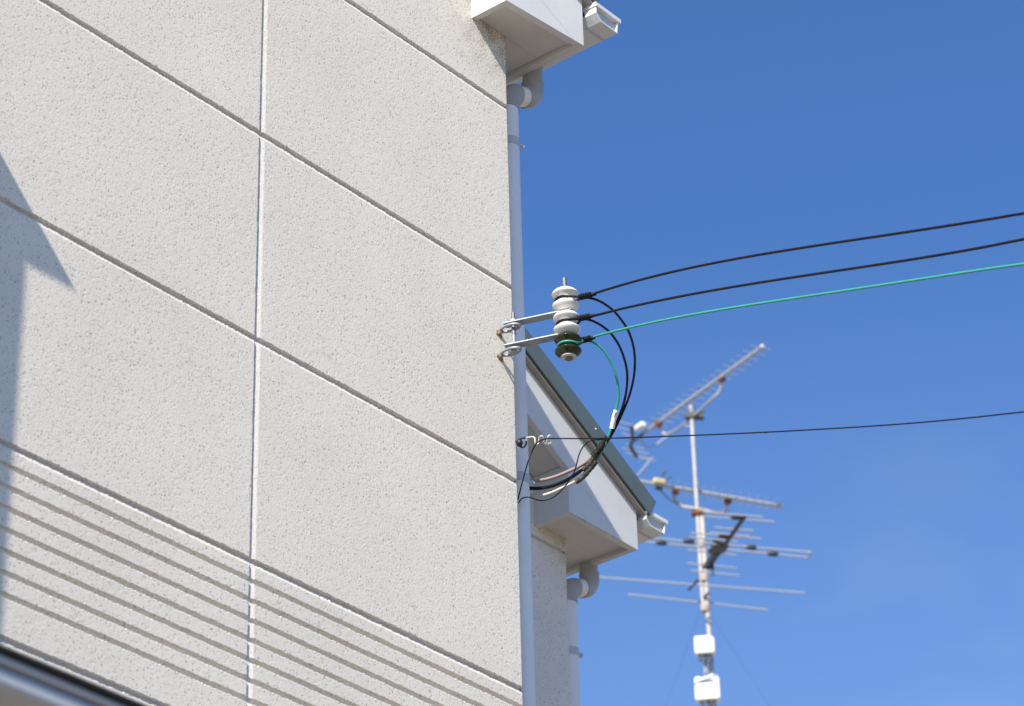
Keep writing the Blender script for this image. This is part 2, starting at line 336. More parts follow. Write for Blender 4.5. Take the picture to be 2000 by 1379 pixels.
# ------------------------------------------------------------------ the two stepped houses
G = [6.510, 5.909, 5.307, 4.708, 4.256]
SUB = [G[3]-(G[3]-G[4])*k/9 for k in range(1, 8)]
JX = -.9953
def arc(c, a, b, r, n=8):            # rounded bend from direction a to direction b about the corner c
    a = np.array(a, float); b = np.array(b, float); o = np.array(c)+a*r+b*r
    return [o-b*r*math.cos(t)-a*r*math.sin(t) for t in np.linspace(0, math.pi/2, n)]
def house(off, label, front):
    o = np.array(off, float); ox, oy, oz = o
    root = thing('stucco_house', (ox, oy, 0), label, 'house')
    ZB = 6.742; XL, XR = (-.156, .160) if front else (-.163, .192); YF = -.143; L = 8.0; RX = -2.6
    skew = (lambda x: YF-.094*max(x-ox, -.2)) if front else (lambda x: YF)
    yf = lambda x: oy+skew(x)
    pz = lambda pts: [(x+ox, z+oz) for x, z in pts]
    U = lambda x: 6.906+.56*(.160-x); TX = .228 if front else .267; T = lambda x: 6.936+.56*(.267-x); Lw = lambda x: 6.905-.57*(x+.166)
    # walls
    if front:
        wall = stucco_wall('front_wall', root, -2.02, 0, 3.98, 6.90, 0, .0024, G, SUB, [JX], ([-5.2, -3.5, -2.2], [0., 2., 3.5]), (ZB, -.02))
    else:
        wall = stucco_wall('front_wall', root, ox-.42, ox, 4.7, ZB+oz+.14, oy, .0035, [ZB+oz-.035], [], [], ([ox-5.2, ox-2.], [0., 2., 4.]), (ZB+oz, ox+.1))
    b = MB()
    b.prism(pz([(-5.2, 6.90-(0 if front else .02)), (0, 6.90-(0 if front else .02)), (0, 6.97), (RX, U(RX)-.02), (-5.2, 6.97)]), oy+.004, oy+.12).build('gable_wall', M['stucco'], root)
    MB().add([(ox, oy+.0085, 0), (ox, oy+L, 0), (ox, oy+L, ZB+oz+.2), (ox, oy+.0085, ZB+oz+.2)], [(0, 1, 2, 3)]) \
        .add([(ox-5.2, oy, 0), (ox-5.2, oy+L, 0), (ox-5.2, oy+L, ZB+oz+.2), (ox-5.2, oy, ZB+oz+.2)], [(3, 2, 1, 0)]) \
        .add([(ox-5.2, oy+L, 0), (ox, oy+L, 0), (ox, oy+L, ZB+oz+.2), (ox+RX, oy+L, U(RX)+oz), (ox-5.2, oy+L, ZB+oz+.2)], [(4, 3, 2, 1, 0)]).build('side_wall', M['stucco'], root)
    # roof sheet: right slope and its mirror, verge 3 cm proud of the barge board
    yr = lambda x: yf(x)-.030
    roof = MB().prism(pz([(TX, T(TX)), (TX-.035, T(TX)-.064), (RX, 6.872+.56*(.232-RX)), (RX, T(RX))]), yr, oy+L)
    m2 = lambda x: 2*RX-x
    roof.prism(pz([(m2(.267), 6.936), (m2(.232), 6.872), (RX, 6.872+.56*(.232-RX)), (RX, T(RX))]), yr(ox-1)-.002, oy+L)
    roof.build('roof', M['roof'], root, bevel=.003)
    und = MB().prism(pz([(.165, U(.165)-.004), (RX, U(RX)-.004), (RX, U(RX)-.0005), (TX-.042, U(TX-.042)-.0005), (TX-.042, U(TX-.042)-.004)]), lambda x: yr(x)+.008, oy+L-.01)
    und.prism(pz([(XR+.003, 6.83), (XR+.003, 6.88), (XR+.006, 6.88), (XR+.006, 6.83)]), oy-.12, oy+L-.02)
    und.build('roof_underlay', M['roofunder'], root)
    # sloping barge board, with the triangle of the boxed eave below it behind a 3 mm seam
    xs = -.166+(6.905-ZB)/.57
    bb = MB().prism(pz([(-.2, Lw(-.2)), (XL, Lw(XL)), (xs, ZB), (XR, ZB), (XR, U(XR)-.005), (-.2, U(-.2)-.005)]), yf, lambda x: yf(x)+.022)
    bb.prism(pz([(RX, Lw(RX)), (-.2, Lw(-.2)), (-.2, U(-.2)-.005), (RX, U(RX)-.005)]), yf(ox-.2), yf(ox-.2)+.022)
    bb.prism(pz([(m2(-.166), 6.905), (RX, Lw(RX)), (RX, U(RX)-.005), (m2(XR), U(XR)-.005), (m2(XR), ZB), (m2(xs), ZB)]), yf(ox-1), yf(ox-1)+.022)
    bb.build('barge_board', M['fascia'], root)
    MB().prism(pz([(XL, ZB), (xs-.002, ZB), (XL, Lw(XL)-.0015)]), yf, lambda x: yf(x)+.022).build('box_fascia', M['fascia'], root)
    MB().prism(pz([(XL, ZB), (XL, Lw(XL)+.012), (XL+.02, Lw(XL)+.012), (XL+.02, ZB)]), lambda x: yf(x)+.0225, oy+.006).build('box_end_panel', M['fascia'], root)
    # soffits: flat eave one and the sloping verge one
    sf = MB()
    sf.prism(pz([(XL+.0205, ZB+.016), (XL+.0205, ZB+.024), (XR-.022, ZB+.024), (XR-.022, ZB+.016)]), lambda x: yf(x)+.0225, oy-.001)
    sf.box((ox+.001, oy-.0005, ZB+oz+.016), (ox+XR-.022, oy+L, ZB+oz+.024))
    sf.build('soffit', M['soffit'], root)
    tr = MB()
    tr.prism(pz([(XL+.0205, ZB+.003), (XL+.0205, ZB+.0155), (XR-.03, ZB+.0155), (XR-.03, ZB+.003)]), lambda x: yf(x)+.0225, lambda x: yf(x)+.030)
    tr.build('soffit_trim', M['soffit'], root)
    fb = MB()
    x0 = ox+XR-.020
    fb.add([(x0, yf(x0)+.0225, ZB+oz+.001), (ox+XR, yf(ox+XR)+.0225, ZB+oz+.001), (ox+XR, oy+L, ZB+oz+.001), (x0, oy+L, ZB+oz+.001),
            (x0, yf(x0)+.0225, ZB+oz+.16), (ox+XR, yf(ox+XR)+.0225, ZB+oz+.15), (ox+XR, oy+L, ZB+oz+.15), (x0, oy+L, ZB+oz+.16)],
           [(0, 3, 2, 1), (4, 5, 6, 7), (0, 1, 5, 4), (1, 2, 6, 5), (2, 3, 7, 6), (3, 0, 4, 7)])
    fb.build('eave_fascia', M['soffit'], root)
    vs = MB()
    vs.prism(pz([(XL+.021, Lw(XL+.021)+.018), (RX, Lw(RX)+.018), (RX, Lw(RX)+.026), (XL+.021, Lw(XL+.021)+.026)]), lambda x: yf(x)+.0225, oy-.001)
    vs.build('verge_soffit', M['soffit'], root)
    MB().prism(pz([(XR+.0012, 6.866), (XR+.030, 6.866), (XR+.030, 6.872), (XR+.0012, 6.884)]), lambda x: yf(x)+.012, lambda x: yf(x)+.030).build('eave_shade', M['dark'], root)  # black strip added to stand for the shade under the eave
    if not front:
        qs = np.linspace(XL+.002, XR-.02, 90)
        mo = MB().tube([(ox+q, yf(ox+q)-.0001, ZB+oz+.0006) for q in qs], [max(.0003, .0022*random.random()**2*(1.15-(q-XL)/.34)) for q in qs], 7)
        mo.build('mould_stain', M['mould'], root)
    # gutter along the eave with a recessed end cap
    gy = oy-(.190 if front else .165)
    g = MB()
    x1, x2, zt, zb = (ox+.184, ox+.300, 6.894+oz, 6.838+oz) if front else (ox+.216, ox+.330, 6.892+oz, 6.838+oz)
    def sh(pts, y0, y1): g.prism(pts, y0, y1)
    body = [(x1, zt-.012), (x1, zt-.034), (x1+.022, zb), (x2-.016, zb), (x2-.010, zt-.014)]
    inn = [(x1+.004, zt-.016), (x1+.004, zt-.033), (x1+.024, zb+.004), (x2-.019, zb+.004), (x2-.014, zt-.016)]
    n = 5                                   # channel walls as one shell
    vs_ = []; fs_ = []
    for y in (gy, oy+L):
        vs_ += [(x, y, z) for x, z in body]+[(x, y, z) for x, z in inn]
    for i in range(4):
        fs_ += [(i, i+10, i+11, i+1), (i+5, i+6, i+16, i+15), (i, i+1, i+6, i+5), (i+10, i+15, i+16, i+11)]
    fs_ += [(0, 5, 15, 10), (4, 14, 19, 9)]
    g.add(vs_, fs_)
    gut = g.build('gutter', M['gutter'], root)
    e = MB(); e.prism([(x1+.004, zt-.014), (x1+.004, zt-.033), (x1+.024, zb+.003), (x2-.019, zb+.003), (x2-.013, zt-.014)], gy+.009, gy+.014)
    e.build('end_cap', M['gutterin'], gut)
    l = MB(); l.box((x1-.004, gy-.004, zt-.0135), (x2+.001, gy+.045, zt+.001)); l.box((x1-.008, gy+.0505, zt-.012), (x1+.012, oy+L, zt-.0025)); l.box((x2-.02, gy+.0505, zt-.0118), (x2-.002, oy+L, zt-.0015))
    l.build('gutter_lip', M['gutter'], gut, bevel=.0012)
    k = MB(); k.box((x1+.016, gy+.05, zb-.003), (x2-.016, gy+.055, zb-.0002))
    k.build('joint_clip', M['gutterin'], gut, bevel=.001)
    # outlet, swan neck and downpipe
    P0 = np.array([ox+.190, oy+.058, 0]); P1 = np.array([ox+.085, oy+.069, 0])
    hd = (P1-P0)/np.linalg.norm(P1-P0); ax3 = None
    zd = onpl(1037, 195, 0, .190)[2]+oz; zu = onpl(994, 183, 0, .085)[2]+oz
    dp = MB(); dp.tube([P1+(0, 0, zu-.045), P1+(0, 0, .02)], .0300, 28)
    pipe = dp.build('downpipe', M['pipe'], root, smooth=True)
    nk = MB(); nk.tube([P0+(0, 0, zb-.02), P0+(0, 0, zd+.03)], .0295, 28)
    nk.tube([P0+(0, 0, zb-.024), P0+(0, 0, zb-.055)], .0325, 28)
    nk.build('outlet_pipe', M['fitting'], pipe, smooth=True)
    mid = MB(); mid.tube([P0+(P1-P0)*.3+(0, 0, zd+(zu-zd)*.3), P0+(P1-P0)*.7+(0, 0, zd+(zu-zd)*.7)], .0300, 28); mid.build('cross_pipe', M['pipe'], pipe, smooth=True)
    el = MB()
    c1 = P0+(0, 0, zd); c2 = P1+(0, 0, zu); h3 = (c2-c1)/np.linalg.norm(c2-c1); a1 = arc(c1, (0, 0, 1), h3, .030)
    el.tube([c1+(0, 0, .052)]+a1+[c1+h3*.038], .0335, 28)
    a2 = arc(c2, -h3, (0, 0, -1), .030)
    el.tube([c2-h3*.038]+a2+[c2-(0, 0, .055)], .0335, 28)
    el.build('elbow', M['fitting'], pipe, smooth=True)
    for zc in ([onpl(1005-10, 282, 0, .085)[2], onpl(1022-7, 938, 0, .085)[2]] if front else [onpl(1122, 1273, 0, ox+.085)[2]]):
        q = MB(); q.tube([P1+(0, 0, zc-.013), P1+(0, 0, zc+.013)], .0318, 28)
        q.box((ox+.0, oy+.065, zc-.012), (ox+.058, oy+.073, zc+.012))
        q.obox(P1+np.array([.030, -.016, zc]), (.86, -.5, 0), (.5, .86, 0), (0, 0, 1), .010, .003, .008)
        q.tube([P1+np.array([.034, -.026, zc]), P1+np.array([.039, -.010, zc])], .004, 8)
        q.build('pipe_clamp', M['gutterin'], pipe, smooth=True)
    return root

near = house((0, 0, 0), 'near pale stucco house with scored panel lines filling the left half', True)
rear = house((1.355, .895, -.808), 'far stucco house with sloping green roof verge behind the insulators', False)

rv = onpl(1164, 838, 1, .895-.143-.0305); MB().lathe([(.0035, 0), (.003, .0012), (.001, .002)], rv, (0, -1, 0), 10).build('rivet', M['boxwhite'], rear, smooth=True)
# bay window with a little lean-to hood further along the near wall: its shadow falls on the wall
sx, sz = SUN[0]/SUN[1], -SUN[2]/SUN[1]
hy, by = .27, .25
tipx, tipz = -1.589-sx*hy, 5.175+sz*hy
bx = -1.739-sx*by
zw = 5.175+(-1.589-tipx)
MB().add([(tipx, -.001, zw), (tipx, -hy, tipz), (tipx, -.001, tipz), (-4.2, -.001, zw), (-4.2, -hy, tipz), (-4.2, -.001, tipz)],
         [(0, 1, 2), (5, 4, 3), (0, 3, 4, 1), (1, 4, 5, 2), (2, 5, 3, 0)]).build('window_hood', M['roof'], near)
bay = MB().box((-4.1, -by, 3.0), (bx, -.001, tipz-.001)).build('bay_window', M['fascia'], near)
MB().box((-3.95, -by-.004, 3.3), (bx-.15, -by-.0005, 5.5)).build('pane', M['glass'], bay)

# ------------------------------------------------------------------ insulator rack
ROD = np.array([-.065, -.050, 0]); PIN0 = np.array([-.016, -.193, 0])
ZU, ZL = 5.748, 5.679
def zpin(py):
    return onpl(1106, py, 1, PIN0[1])[2]
rack = thing('insulator_rack', (-.06, 0, 5.7), 'galvanised two strap bracket bolted to the wall corner carrying three stacked insulators', 'bracket')
for z, zs in ((5.738, ZU), (5.664, ZL)):
    b = MB(); A = np.array([-.066, 0, z])
    b.tube([A+(0, .02, 0), A+(0, -.012, 0)], .0055, 12)
    t = np.linspace(0, 2*math.pi, 33); c = np.array([-.066, -.040, z])
    ring = [c+np.array([.0155*math.cos(q), .030*math.sin(q), .0015*math.sin(q)]) for q in t]
    b.tube(ring, .0042, 10, cap=False)
    b.build('eye_bolt', M['galv'], rack, smooth=True)
    s = MB()
    prof = [(.0115, 0), (.0105, .002), (.0085, .0045), (.0055, .008)]
    s.lathe(prof, A+(0, .002, -.002), (0, -1, 0), 14)
    for k in range(7):
        q = random.random()*6.28; s.lathe([(.006, 0), (.005, .003), (.002, .0055)], A+np.array([math.cos(q)*.008, .002, math.sin(q)*.009-.003]), (0, -1, 0), 8)
    s.build('sealant', M['caulk'], rack, smooth=True)
AX = np.array([-.0145, 0, 1.0]); AX /= np.linalg.norm(AX); AX = AX
zmid = ZU
def pin(z): return PIN0+np.array([0, 0, z])+np.array([-.028*(z-zmid), 0, 0])
for z in (ZU, ZL):
    a = ROD+np.array([0, 0, z]); b2 = pin(z); d = b2-a; d[2] = 0; Ld = np.linalg.norm(d); d /= Ld; pr = np.array([d[1], -d[0], 0])
    s = MB(); s.obox((a+b2)/2-d*.004, d, pr, (0, 0, 1), Ld/2+.021, .0145, .0022)
    s.build('strap', M['galv'], rack, bevel=.001)
r = MB(); r.tube([ROD+(0, 0, ZU+.002), ROD+(0, 0, ZL-.004)], .0050, 14); r.build('hinge_rod', M['galv'], rack, smooth=True)
r = MB(); r.tube([ROD+(0, 0, ZU+.003), ROD+(0, 0, ZU+.033)], .0056, 14); r.tube([ROD+(0, 0, ZU-.012), ROD+(0, 0, ZU-.036)], .0057, 14); r.build('rod_thread', M['galvdark'], rack, smooth=True)
r = MB(); r.lathe([(.0105, -.006), (.0112, -.005), (.0112, .005), (.0105, .006)], ROD+(0, 0, ZL-.016), (0, 0, 1), 6); r.build('nut', M['galv'], rack)
r = MB(); r.lathe([(.0095, -.0035), (.0095, .0035)], ROD+(0, 0, ZU+.0065), (0, 0, 1), 6); r.build('nut', M['galv'], rack)
def spool(zc, m):
    H = .0345
    half = [(.0150, -H), (.0195, -H+.0006), (.0228, -H+.0026), (.0268, -.0290), (.0312, -.0258), (.0345, -.0222), (.0362, -.0192), (.0366, -.0174), (.0360, -.0156), (.0342, -.0138), (.0310, -.0112), (.0275, -.0082), (.0250, -.0054), (.0238, -.0028)]
    prof = half+[(.0233, 0)]+[(r_, -h) for r_, h in half[::-1]]
    b = MB(); b.lathe(prof, pin(zc), AX, 56); return b.build('insulator', m, rack, smooth=True)
ZI = [ZU+.0372, 5.7118, 5.6452]
spool(ZI[0], M['porcelain']); spool(ZI[1], M['porcelain'])
gi = spool(ZI[2], M['greenglaze']); gi['label'] = 'dark green insulator at the bottom of the stack'
b = MB(); b.lathe([(.0155, -.0365), (.0205, -.0362), (.0212, -.0335)], pin(ZI[2]), AX, 40); b.build('unglazed_ring', M['bisque'], gi, smooth=True)
b = MB(); b.tube([pin(ZI[0]+.034), pin(ZI[0]+.068)], .0062, 14); b.tube([pin(ZI[2]-.034), pin(ZI[0]+.030)], .0060, 10); b.build('pin_bolt', M['galvdark'], rack, smooth=True)
b = MB(); b.lathe([(.0100, -.0035), (.0110, -.0025), (.0110, .003)], pin(ZI[2]-.0385), AX, 6); b.build('bolt_head', M['galvdark'], rack)

# ------------------------------------------------------------------ service cables: span, turn about the insulator, drip loop
def depth_of(p): return float((np.array(p)-CAM)@fw)
D0 = depth_of(pin(ZI[1]))
DW = depth_of((.115, .125, 5.45))      # where the leads reach the side wall behind the downpipe
def dpath(pts, d0, d1):              # pixel path with depth sliding from d0 to d1
    n = len(pts); return [at(x, y, d0+(d1-d0)*(i/(n-1))) for i, (x, y) in enumerate(pts)]
def span_pts(pts, d0, d1):
    out = []
    for x, y in pts:
        u = (x-pts[0][0])/(2000-pts[0][0]); inv = (1/d0)*(1-u)+(1/d1)*u; out.append(at(x, y, 1/inv))
    return out
CABLE_ENDS = []
def cable(kind, zc, tie, tie2, span, loop, m, rad, label, loop_end):
    c = pin(zc); tp = at(tie[0], tie[1], D0-.012); d = tp-c; d[2] = 0; dl = np.linalg.norm(d); d /= dl; pr = np.array([-d[1], d[0], 0])
    R = .0232+rad
    pf = np.polyfit([p[0] for p in span], [p[1] for p in span], 4); xx = np.linspace(span[0][0], 2000, 14)
    sp = span_pts([(x, float(np.polyval(pf, x))) for x in xx], D0-.018, 6.9)
    end = sp[-1]+(sp[-1]-sp[-3])/np.linalg.norm(sp[-1]-sp[-3])*3.2+np.array([0, 0, -.05])
    CABLE_ENDS.append(end); path = [np.array(q) for q in ([end]+sp[::-1])]
    th = math.acos(min(.98, R/dl))
    turn = [c+(d*math.cos(q)+pr*math.sin(q))*R+np.array([0, 0, .001*math.sin(q)]) for q in np.linspace(th, 2*math.pi-th, 22)]
    lp = dpath(loop, D0-.010, loop_end)
    p1 = spline(path+[at(tie2[0], tie2[1], D0-.016), tp], 10)
    b = MB(); b.tube(p1, rad, 12); b.tube([tp]+turn+[tp], rad, 12); b.tube(spline(lp, 10), rad*.98, 12)
    o = b.build('service_cable', m, None, smooth=True, loc=tuple(c))
    props(o, label, 'cable', 'service drop cables')
    t = MB()
    a0 = at(tie[0]-9, tie[1]+1, D0-.010); a1 = at(tie2[0], tie2[1], D0-.017)
    q = np.array([a0+(a1-a0)*i/22 for i in range(23)])
    rr = [.0088*(1+.10*math.sin(i*2.3)+.05*random.uniform(-1, 1)) for i in range(23)]
    rr[0] = rr[-1] = .004
    t.tube(q, rr, 12, wob=lambda i, k: 1+.10*math.cos(2*k*math.pi/6)+.05*math.sin(i*1.7+k))
    a2 = a1+(a1-a0)*.32; t.tube([a1, a2], [.0062, .0046], 10)
    t.build('tape_binding', M['tape'], o, smooth=True)
    return o
CR = .0034
c1 = cable('black', ZI[0], (1139, 580), (1156, 575.5), [(1160, 574.5), (1200, 560.5), (1250, 545.5), (1300, 534.5), (1400, 514), (1500, 495), (1600, 478.5), (1700, 462.5), (1800, 450.5), (1900, 433), (2000, 416.8)],
           [(1140, 581), (1154, 582.5), (1171, 588), (1195, 604), (1213, 624), (1228, 648), (1237, 676), (1240, 705), (1238, 735), (1230, 770), (1215, 808), (1197, 845), (1180, 872), (1163, 897), (1145, 917)],
           M['black'], CR, 'topmost black service cable tied to the upper white insulator', D0+.03)
c2 = cable('black', ZI[1], (1137, 622), (1153, 617.5), [(1158, 616.5), (1200, 607), (1250, 595.5), (1300, 584), (1400, 566), (1500, 549.5), (1600, 534), (1700, 519), (1800, 504.5), (1900, 486), (2000, 467.5)],
           [(1138, 623), (1152, 625), (1170, 633), (1190, 648), (1207, 671), (1219, 700), (1225, 730), (1223, 765), (1216, 795), (1205, 823), (1192, 848), (1176, 872), (1160, 894), (1141, 912)],
           M['black'], CR, 'second black service cable tied to the lower white insulator', D0+.03)
c3 = cable('green', ZI[2], (1141, 665), (1155, 660.5), [(1158, 659.5), (1200, 646.5), (1250, 635), (1300, 624.5), (1400, 607), (1500, 590.5), (1600, 575), (1700, 559.5), (1800, 545.5), (1900, 530), (2000, 515.5)],
           [(1140, 665.5), (1153, 666.5), (1168, 674), (1183, 690), (1196, 714), (1205, 742), (1208, 768), (1206, 790), (1202, 806), (1195, 833), (1186, 858), (1176, 880), (1166, 898), (1152, 914)],
           M['green'], CR, 'bright green service cable tied to the dark green insulator', D0+.02)
mk = MB(); q = [at(1203.6, 801, D0-.004), at(1200, 814, D0-.004), at(1197, 827, D0-.004), at(1195, 837, D0-.004)]
mk.tube(spline(q, 5), [.0066+.0006*(i % 2) for i in range(16)], 14); mk.build('marker_sleeve', M['label'], c3, smooth=True)
mk = MB(); e0 = at(1203.4, 806, D0-.0115); e1 = at(1201.6, 811, D0-.0115); mk.tube([e0, (e0+e1)/2, e1], [.0012, .0018, .0008], 6)
mk.tube([at(1201.5, 812, D0-.0115), at(1199.5, 812.5, D0-.0115)], .0009, 6); mk.build('sleeve_mark', M['ink'], c3)

# entrance wires: pinkish, black and white leads spliced to the drip loops under tape
def lead(pts, m, rad, label, tape=None):
    P = dpath(pts, D0+.03, DW)
    P += [at(pts[-1][0]-9, pts[-1][1]-.5, DW+.006), at(pts[-1][0]-17, pts[-1][1]-.5, DW+.02)]
    P.append(np.array([.004, .150, P[-1][2]-.006]))
    o = MB().tube(spline(P, 10), rad, 12).build('entrance_wire', m, None, smooth=True, loc=tuple(P[-1])); props(o, label, 'wire', 'entrance wires behind the downpipe')
    for tp, r0, r1, mm in (tape or []):
        T = spline([at(x, y, D0+.018) for x, y in tp], 9); n = len(T)
        rr = [r0+(r1-r0)*i/(n-1)+random.uniform(-.0006, .0006) for i in range(n)]
        MB().tube(T, rr, 12, wob=lambda i, k: 1+.05*math.sin(i*1.3+k*.9)+.05*math.sin(k*2+i*.5)).build('splice_tape', M[mm], o, smooth=True)
    return o
lead([(1168, 884), (1155, 895), (1135, 909), (1110, 921), (1085, 931), (1063, 937), (1045, 939), (1030, 938.5)], M['pink'], .0047, 'faded pink entrance wire, uppermost of the three below the loops',
     [([(1188, 853), (1178, 868), (1168, 882), (1159, 892)], .0085, .0105, 'tape')])
lead([(1160, 897), (1148, 909), (1128, 924), (1108, 937), (1085, 947), (1063, 952.5), (1045, 954), (1030, 953.5)], M['black'], .0050, 'black entrance wire between the pink and white ones',
     [([(1166, 888), (1156, 900), (1146, 912), (1138, 918)], .0095, .0062, 'tapegrey')])
lead([(1158, 905), (1146, 921), (1132, 935), (1117, 944), (1098, 953), (1078, 962), (1060, 967.5), (1045, 968), (1030, 967)], M['white'], .0042, 'whitish entrance wire, lowest of the three below the loops',
     [([(1164, 900), (1156, 911), (1146, 923), (1136, 934), (1124, 942)], .0085, .0066, 'tapegrey')])

# ------------------------------------------------------------------ telephone wire and its hook
HK = np.array([.004, .004, onpl(1014, 865, 0, .006)[2]]); DH = depth_of(HK)-.012
hook = thing('wire_hook', HK, 'black screw hook at the wall corner with a zigzag steel wire grip', 'hook')
b = MB(); b.tube([HK+(-.012, 0, 0), HK+(.008, -.004, 0)], .0045, 10)
bl = [(.001, -.010), (.006, -.008), (.0085, -.004), (.0095, 0), (.0085, .004), (.006, .008), (.001, .010)]
b.lathe(bl, at(1014.5, 865, DH), (0, 0, 1), 16)
hp = spline([at(x, y, DH) for x, y in [(1013, 861), (1016, 857), (1021, 855), (1027, 855)]], 8)
b.tube(hp, .0032, 10)
b.tube(spline([at(x, y, DH-.002) for x, y in [(1014, 870), (1018, 873), (1022, 873.5), (1026, 870), (1028, 864), (1028.3, 861)]], 8), .0028, 10)
b.build('screw_hook', M['blackhook'], hook, smooth=True)
zz = [(1027, 855), (1035, 854), (1042, 853.6), (1044.5, 856.5), (1045, 862), (1046.5, 867.5), (1049, 868), (1052, 864), (1053.5, 855), (1056, 852), (1059, 852), (1061, 856), (1061.5, 863), (1064, 866.5), (1067, 865.5), (1069, 858), (1071.5, 851.5), (1074.5, 850.8), (1076.5, 855), (1076.5, 861), (1074, 866), (1070.5, 866.5)]
b = MB(); b.tube(spline([at(x, y, DH-.004+.004*math.sin(i*1.1)) for i, (x, y) in enumerate(zz)], 6), .0023, 8); b.tube([at(1027, 855.6, DH-.001), at(1028, 861, DH-.002)], .0015, 8)
b.build('zigzag_grip', M['steelwire'], hook, smooth=True)
TS = [(1040, 880), (1047, 867.5), (1053, 862), (1061, 858.5), (1070, 856.6), (1080, 856.4), (1130, 856.6), (1180, 856), (1220, 855.3), (1300, 852.5), (1400, 848.5), (1500, 844), (1600, 838.5), (1700, 832.5), (1800, 825), (1900, 815.5), (2000, 804.5)]
pts = []
for x, y in TS:
    u = max(0, (x-1040)/960); pts.append(at(x, y, 1/((1/DH)*(1-u)+(1/7.0)*u)))
e = pts[-1]+(pts[-1]-pts[-3])/np.linalg.norm(pts[-1]-pts[-3])*3.3
wall_pt = at(1011.5, 976, depth_of((-.001, -.004, 5.38))-.004)
tail = [wall_pt, at(1015, 962, DH-.012), at(1022, 935, DH-.012), at(1031, 903, DH-.010)]
b = MB(); b.tube(spline(tail+pts+[e], 8), .0018, 8)
b.tube([at(1493, 843.5, 1/((1/DH)*(1-.472)+(1/7.0)*.472)), at(1497, 846, 1/((1/DH)*(1-.472)+(1/7.0)*.472))], .0014, 6)
props(b.build('telephone_wire', M['black'], None, smooth=True, loc=tuple(HK)), 'thin dark lowest wire running right from the zigzag grip, tail bending down left', 'wire')
br = [(1182, 856.6), (1172, 857.6), (1160, 859), (1148, 864), (1138, 874), (1131, 888), (1127, 903), (1122, 921), (1113, 937), (1101, 953), (1088, 966), (1074, 974.5), (1062, 977.5), (1050, 976.5), (1040, 973), (1031, 971), (1021, 973), (1013, 981)]
P = dpath(br, DH-.006, DH-.006); P[-1] = at(1012.6, 981.5, depth_of((-.001, -.004, 5.37))-.004)
b = MB(); b.tube(spline(P, 8), .0018, 8); b.tube([at(1184, 855.6, DH-.007), at(1166, 858.2, DH-.007)], .0036, 8)
props(b.build('branch_wire', M['black'], None, smooth=True, loc=tuple(P[-1])), 'thin dark S shaped wire looping from the telephone wire back to the wall', 'wire')

# ------------------------------------------------------------------ aerial mast beyond the houses
DM = 19.0
mb0 = at(1368, 1100, DM); MX, MY = mb0[0], mb0[1]
def mz(py, px=1368):                 # height on the mast line
    d = ray(px, py); t = ((MX-CAM[0])*d[0]+(MY-CAM[1])*d[1])/(d[0]**2+d[1]**2); return float(CAM[2]+d[2]*t)
lat = np.array([rt[0], rt[1], 0]); lat /= np.linalg.norm(lat)
ROOF = mz(1379, 1384)-2.6
bl = thing('far_building', (MX, MY+2, 0), 'flat roofed beige block carrying the aerial mast', 'building')
wl = MB().box((MX-1.5, MY-1.0, 0), (MX+7, MY+7, ROOF-.25)).build('wall', M['render'], bl)
MB().box((MX-1.7, MY-1.2, ROOF-.2495), (MX+7.2, MY+7.2, ROOF)).build('roof', M['wood'], bl)
for i in range(3):
    for f in range(2):
        wn = MB().box((MX-.6+2.6*i, MY-1.04, 1.0+2.6*f), (MX+.9+2.6*i, MY-1.0005, 2.2+2.6*f)).build('window', M['glass'], bl)
mast = thing('aerial_mast', (MX, MY, ROOF), 'tall thin grey pole holding three television aerials', 'mast')
b = MB(); b.tube([(MX, MY, mz(1182, 1372)), (MX, MY, mz(792, 1355))], .0135, 14); b.build('upper_pole', M['mast'], mast, smooth=True)
q = lat*.028
b = MB(); b.tube([(MX+q[0], MY+q[1], ROOF-.1), (MX+q[0], MY+q[1], mz(1008, 1366))], .0165, 14); b.build('lower_pole', M['mast'], mast, smooth=True)
for py, px in ((1062, 1368), (1130, 1372), (1188, 1377)):
    b = MB(); c = np.array([MX, MY, mz(py, px)])+q*.5; b.tube([c-(0, 0, .022), c+(0, 0, .022)], .030, 14); b.build('pole_clamp', M['rustywhite'], mast, smooth=True)
def md(py, px=1368): return depth_of((MX, MY, mz(py, px)))
def hz(px, py, z): return onpl(px, py, 2, z)     # a point on the horizontal plane of an aerial
# upper ultra high frequency aerial, tilted boom up and to the right
z1 = mz(800, 1356)+.06
t1 = thing('uhf_aerial', (MX, MY, z1), 'topmost television aerial slanting up to the right above the mast', 'aerial', 'television aerials on the mast')
A, Bt = hz(1258, 846, z1), hz(1489, 678, z1)
b = MB(); b.tube([A, Bt], .0130, 10); b.lathe([(.012, -.014), (.018, -.008), (.018, .008), (.012, .014)], Bt, Bt-A, 12); b.build('boom', M['antalu'], t1, smooth=True)
n = 17
ed = hz(1504, 683, z1)-hz(1466, 674, z1); ed /= np.linalg.norm(ed)
for i in range(n):
    c = A+(Bt-A)*(.10+.89*i/(n-1)); hl = .085-.010*i/n
    MB().tube([c-ed*hl, c+ed*hl], .0032, 6).build('element', M['antalu'], t1, smooth=True)
sub = [hz(x, y, z1-.0)+np.array([0, 0, 0]) for x, y in ((1286, 826), (1409, 738))]
low = [at(x, y, depth_of(p)) for (x, y), p in zip(((1296, 851), (1396, 775)), sub)]
b = MB(); b.tube(spline([sub[0], at(1288, 838, depth_of(sub[0])), low[0]+(low[1]-low[0])*.04, low[1]-(low[1]-low[0])*.05, at(1407, 762, depth_of(sub[1])), sub[1]], 8), .010, 10); b.build('support_tube', M['antalu'], t1, smooth=True)
for p in sub: MB().obox(p+np.array([0, 0, -.004]), Bt-A, ed, (0, 0, 1), .018, .018, .020).build('clamp', M['rust'], t1)
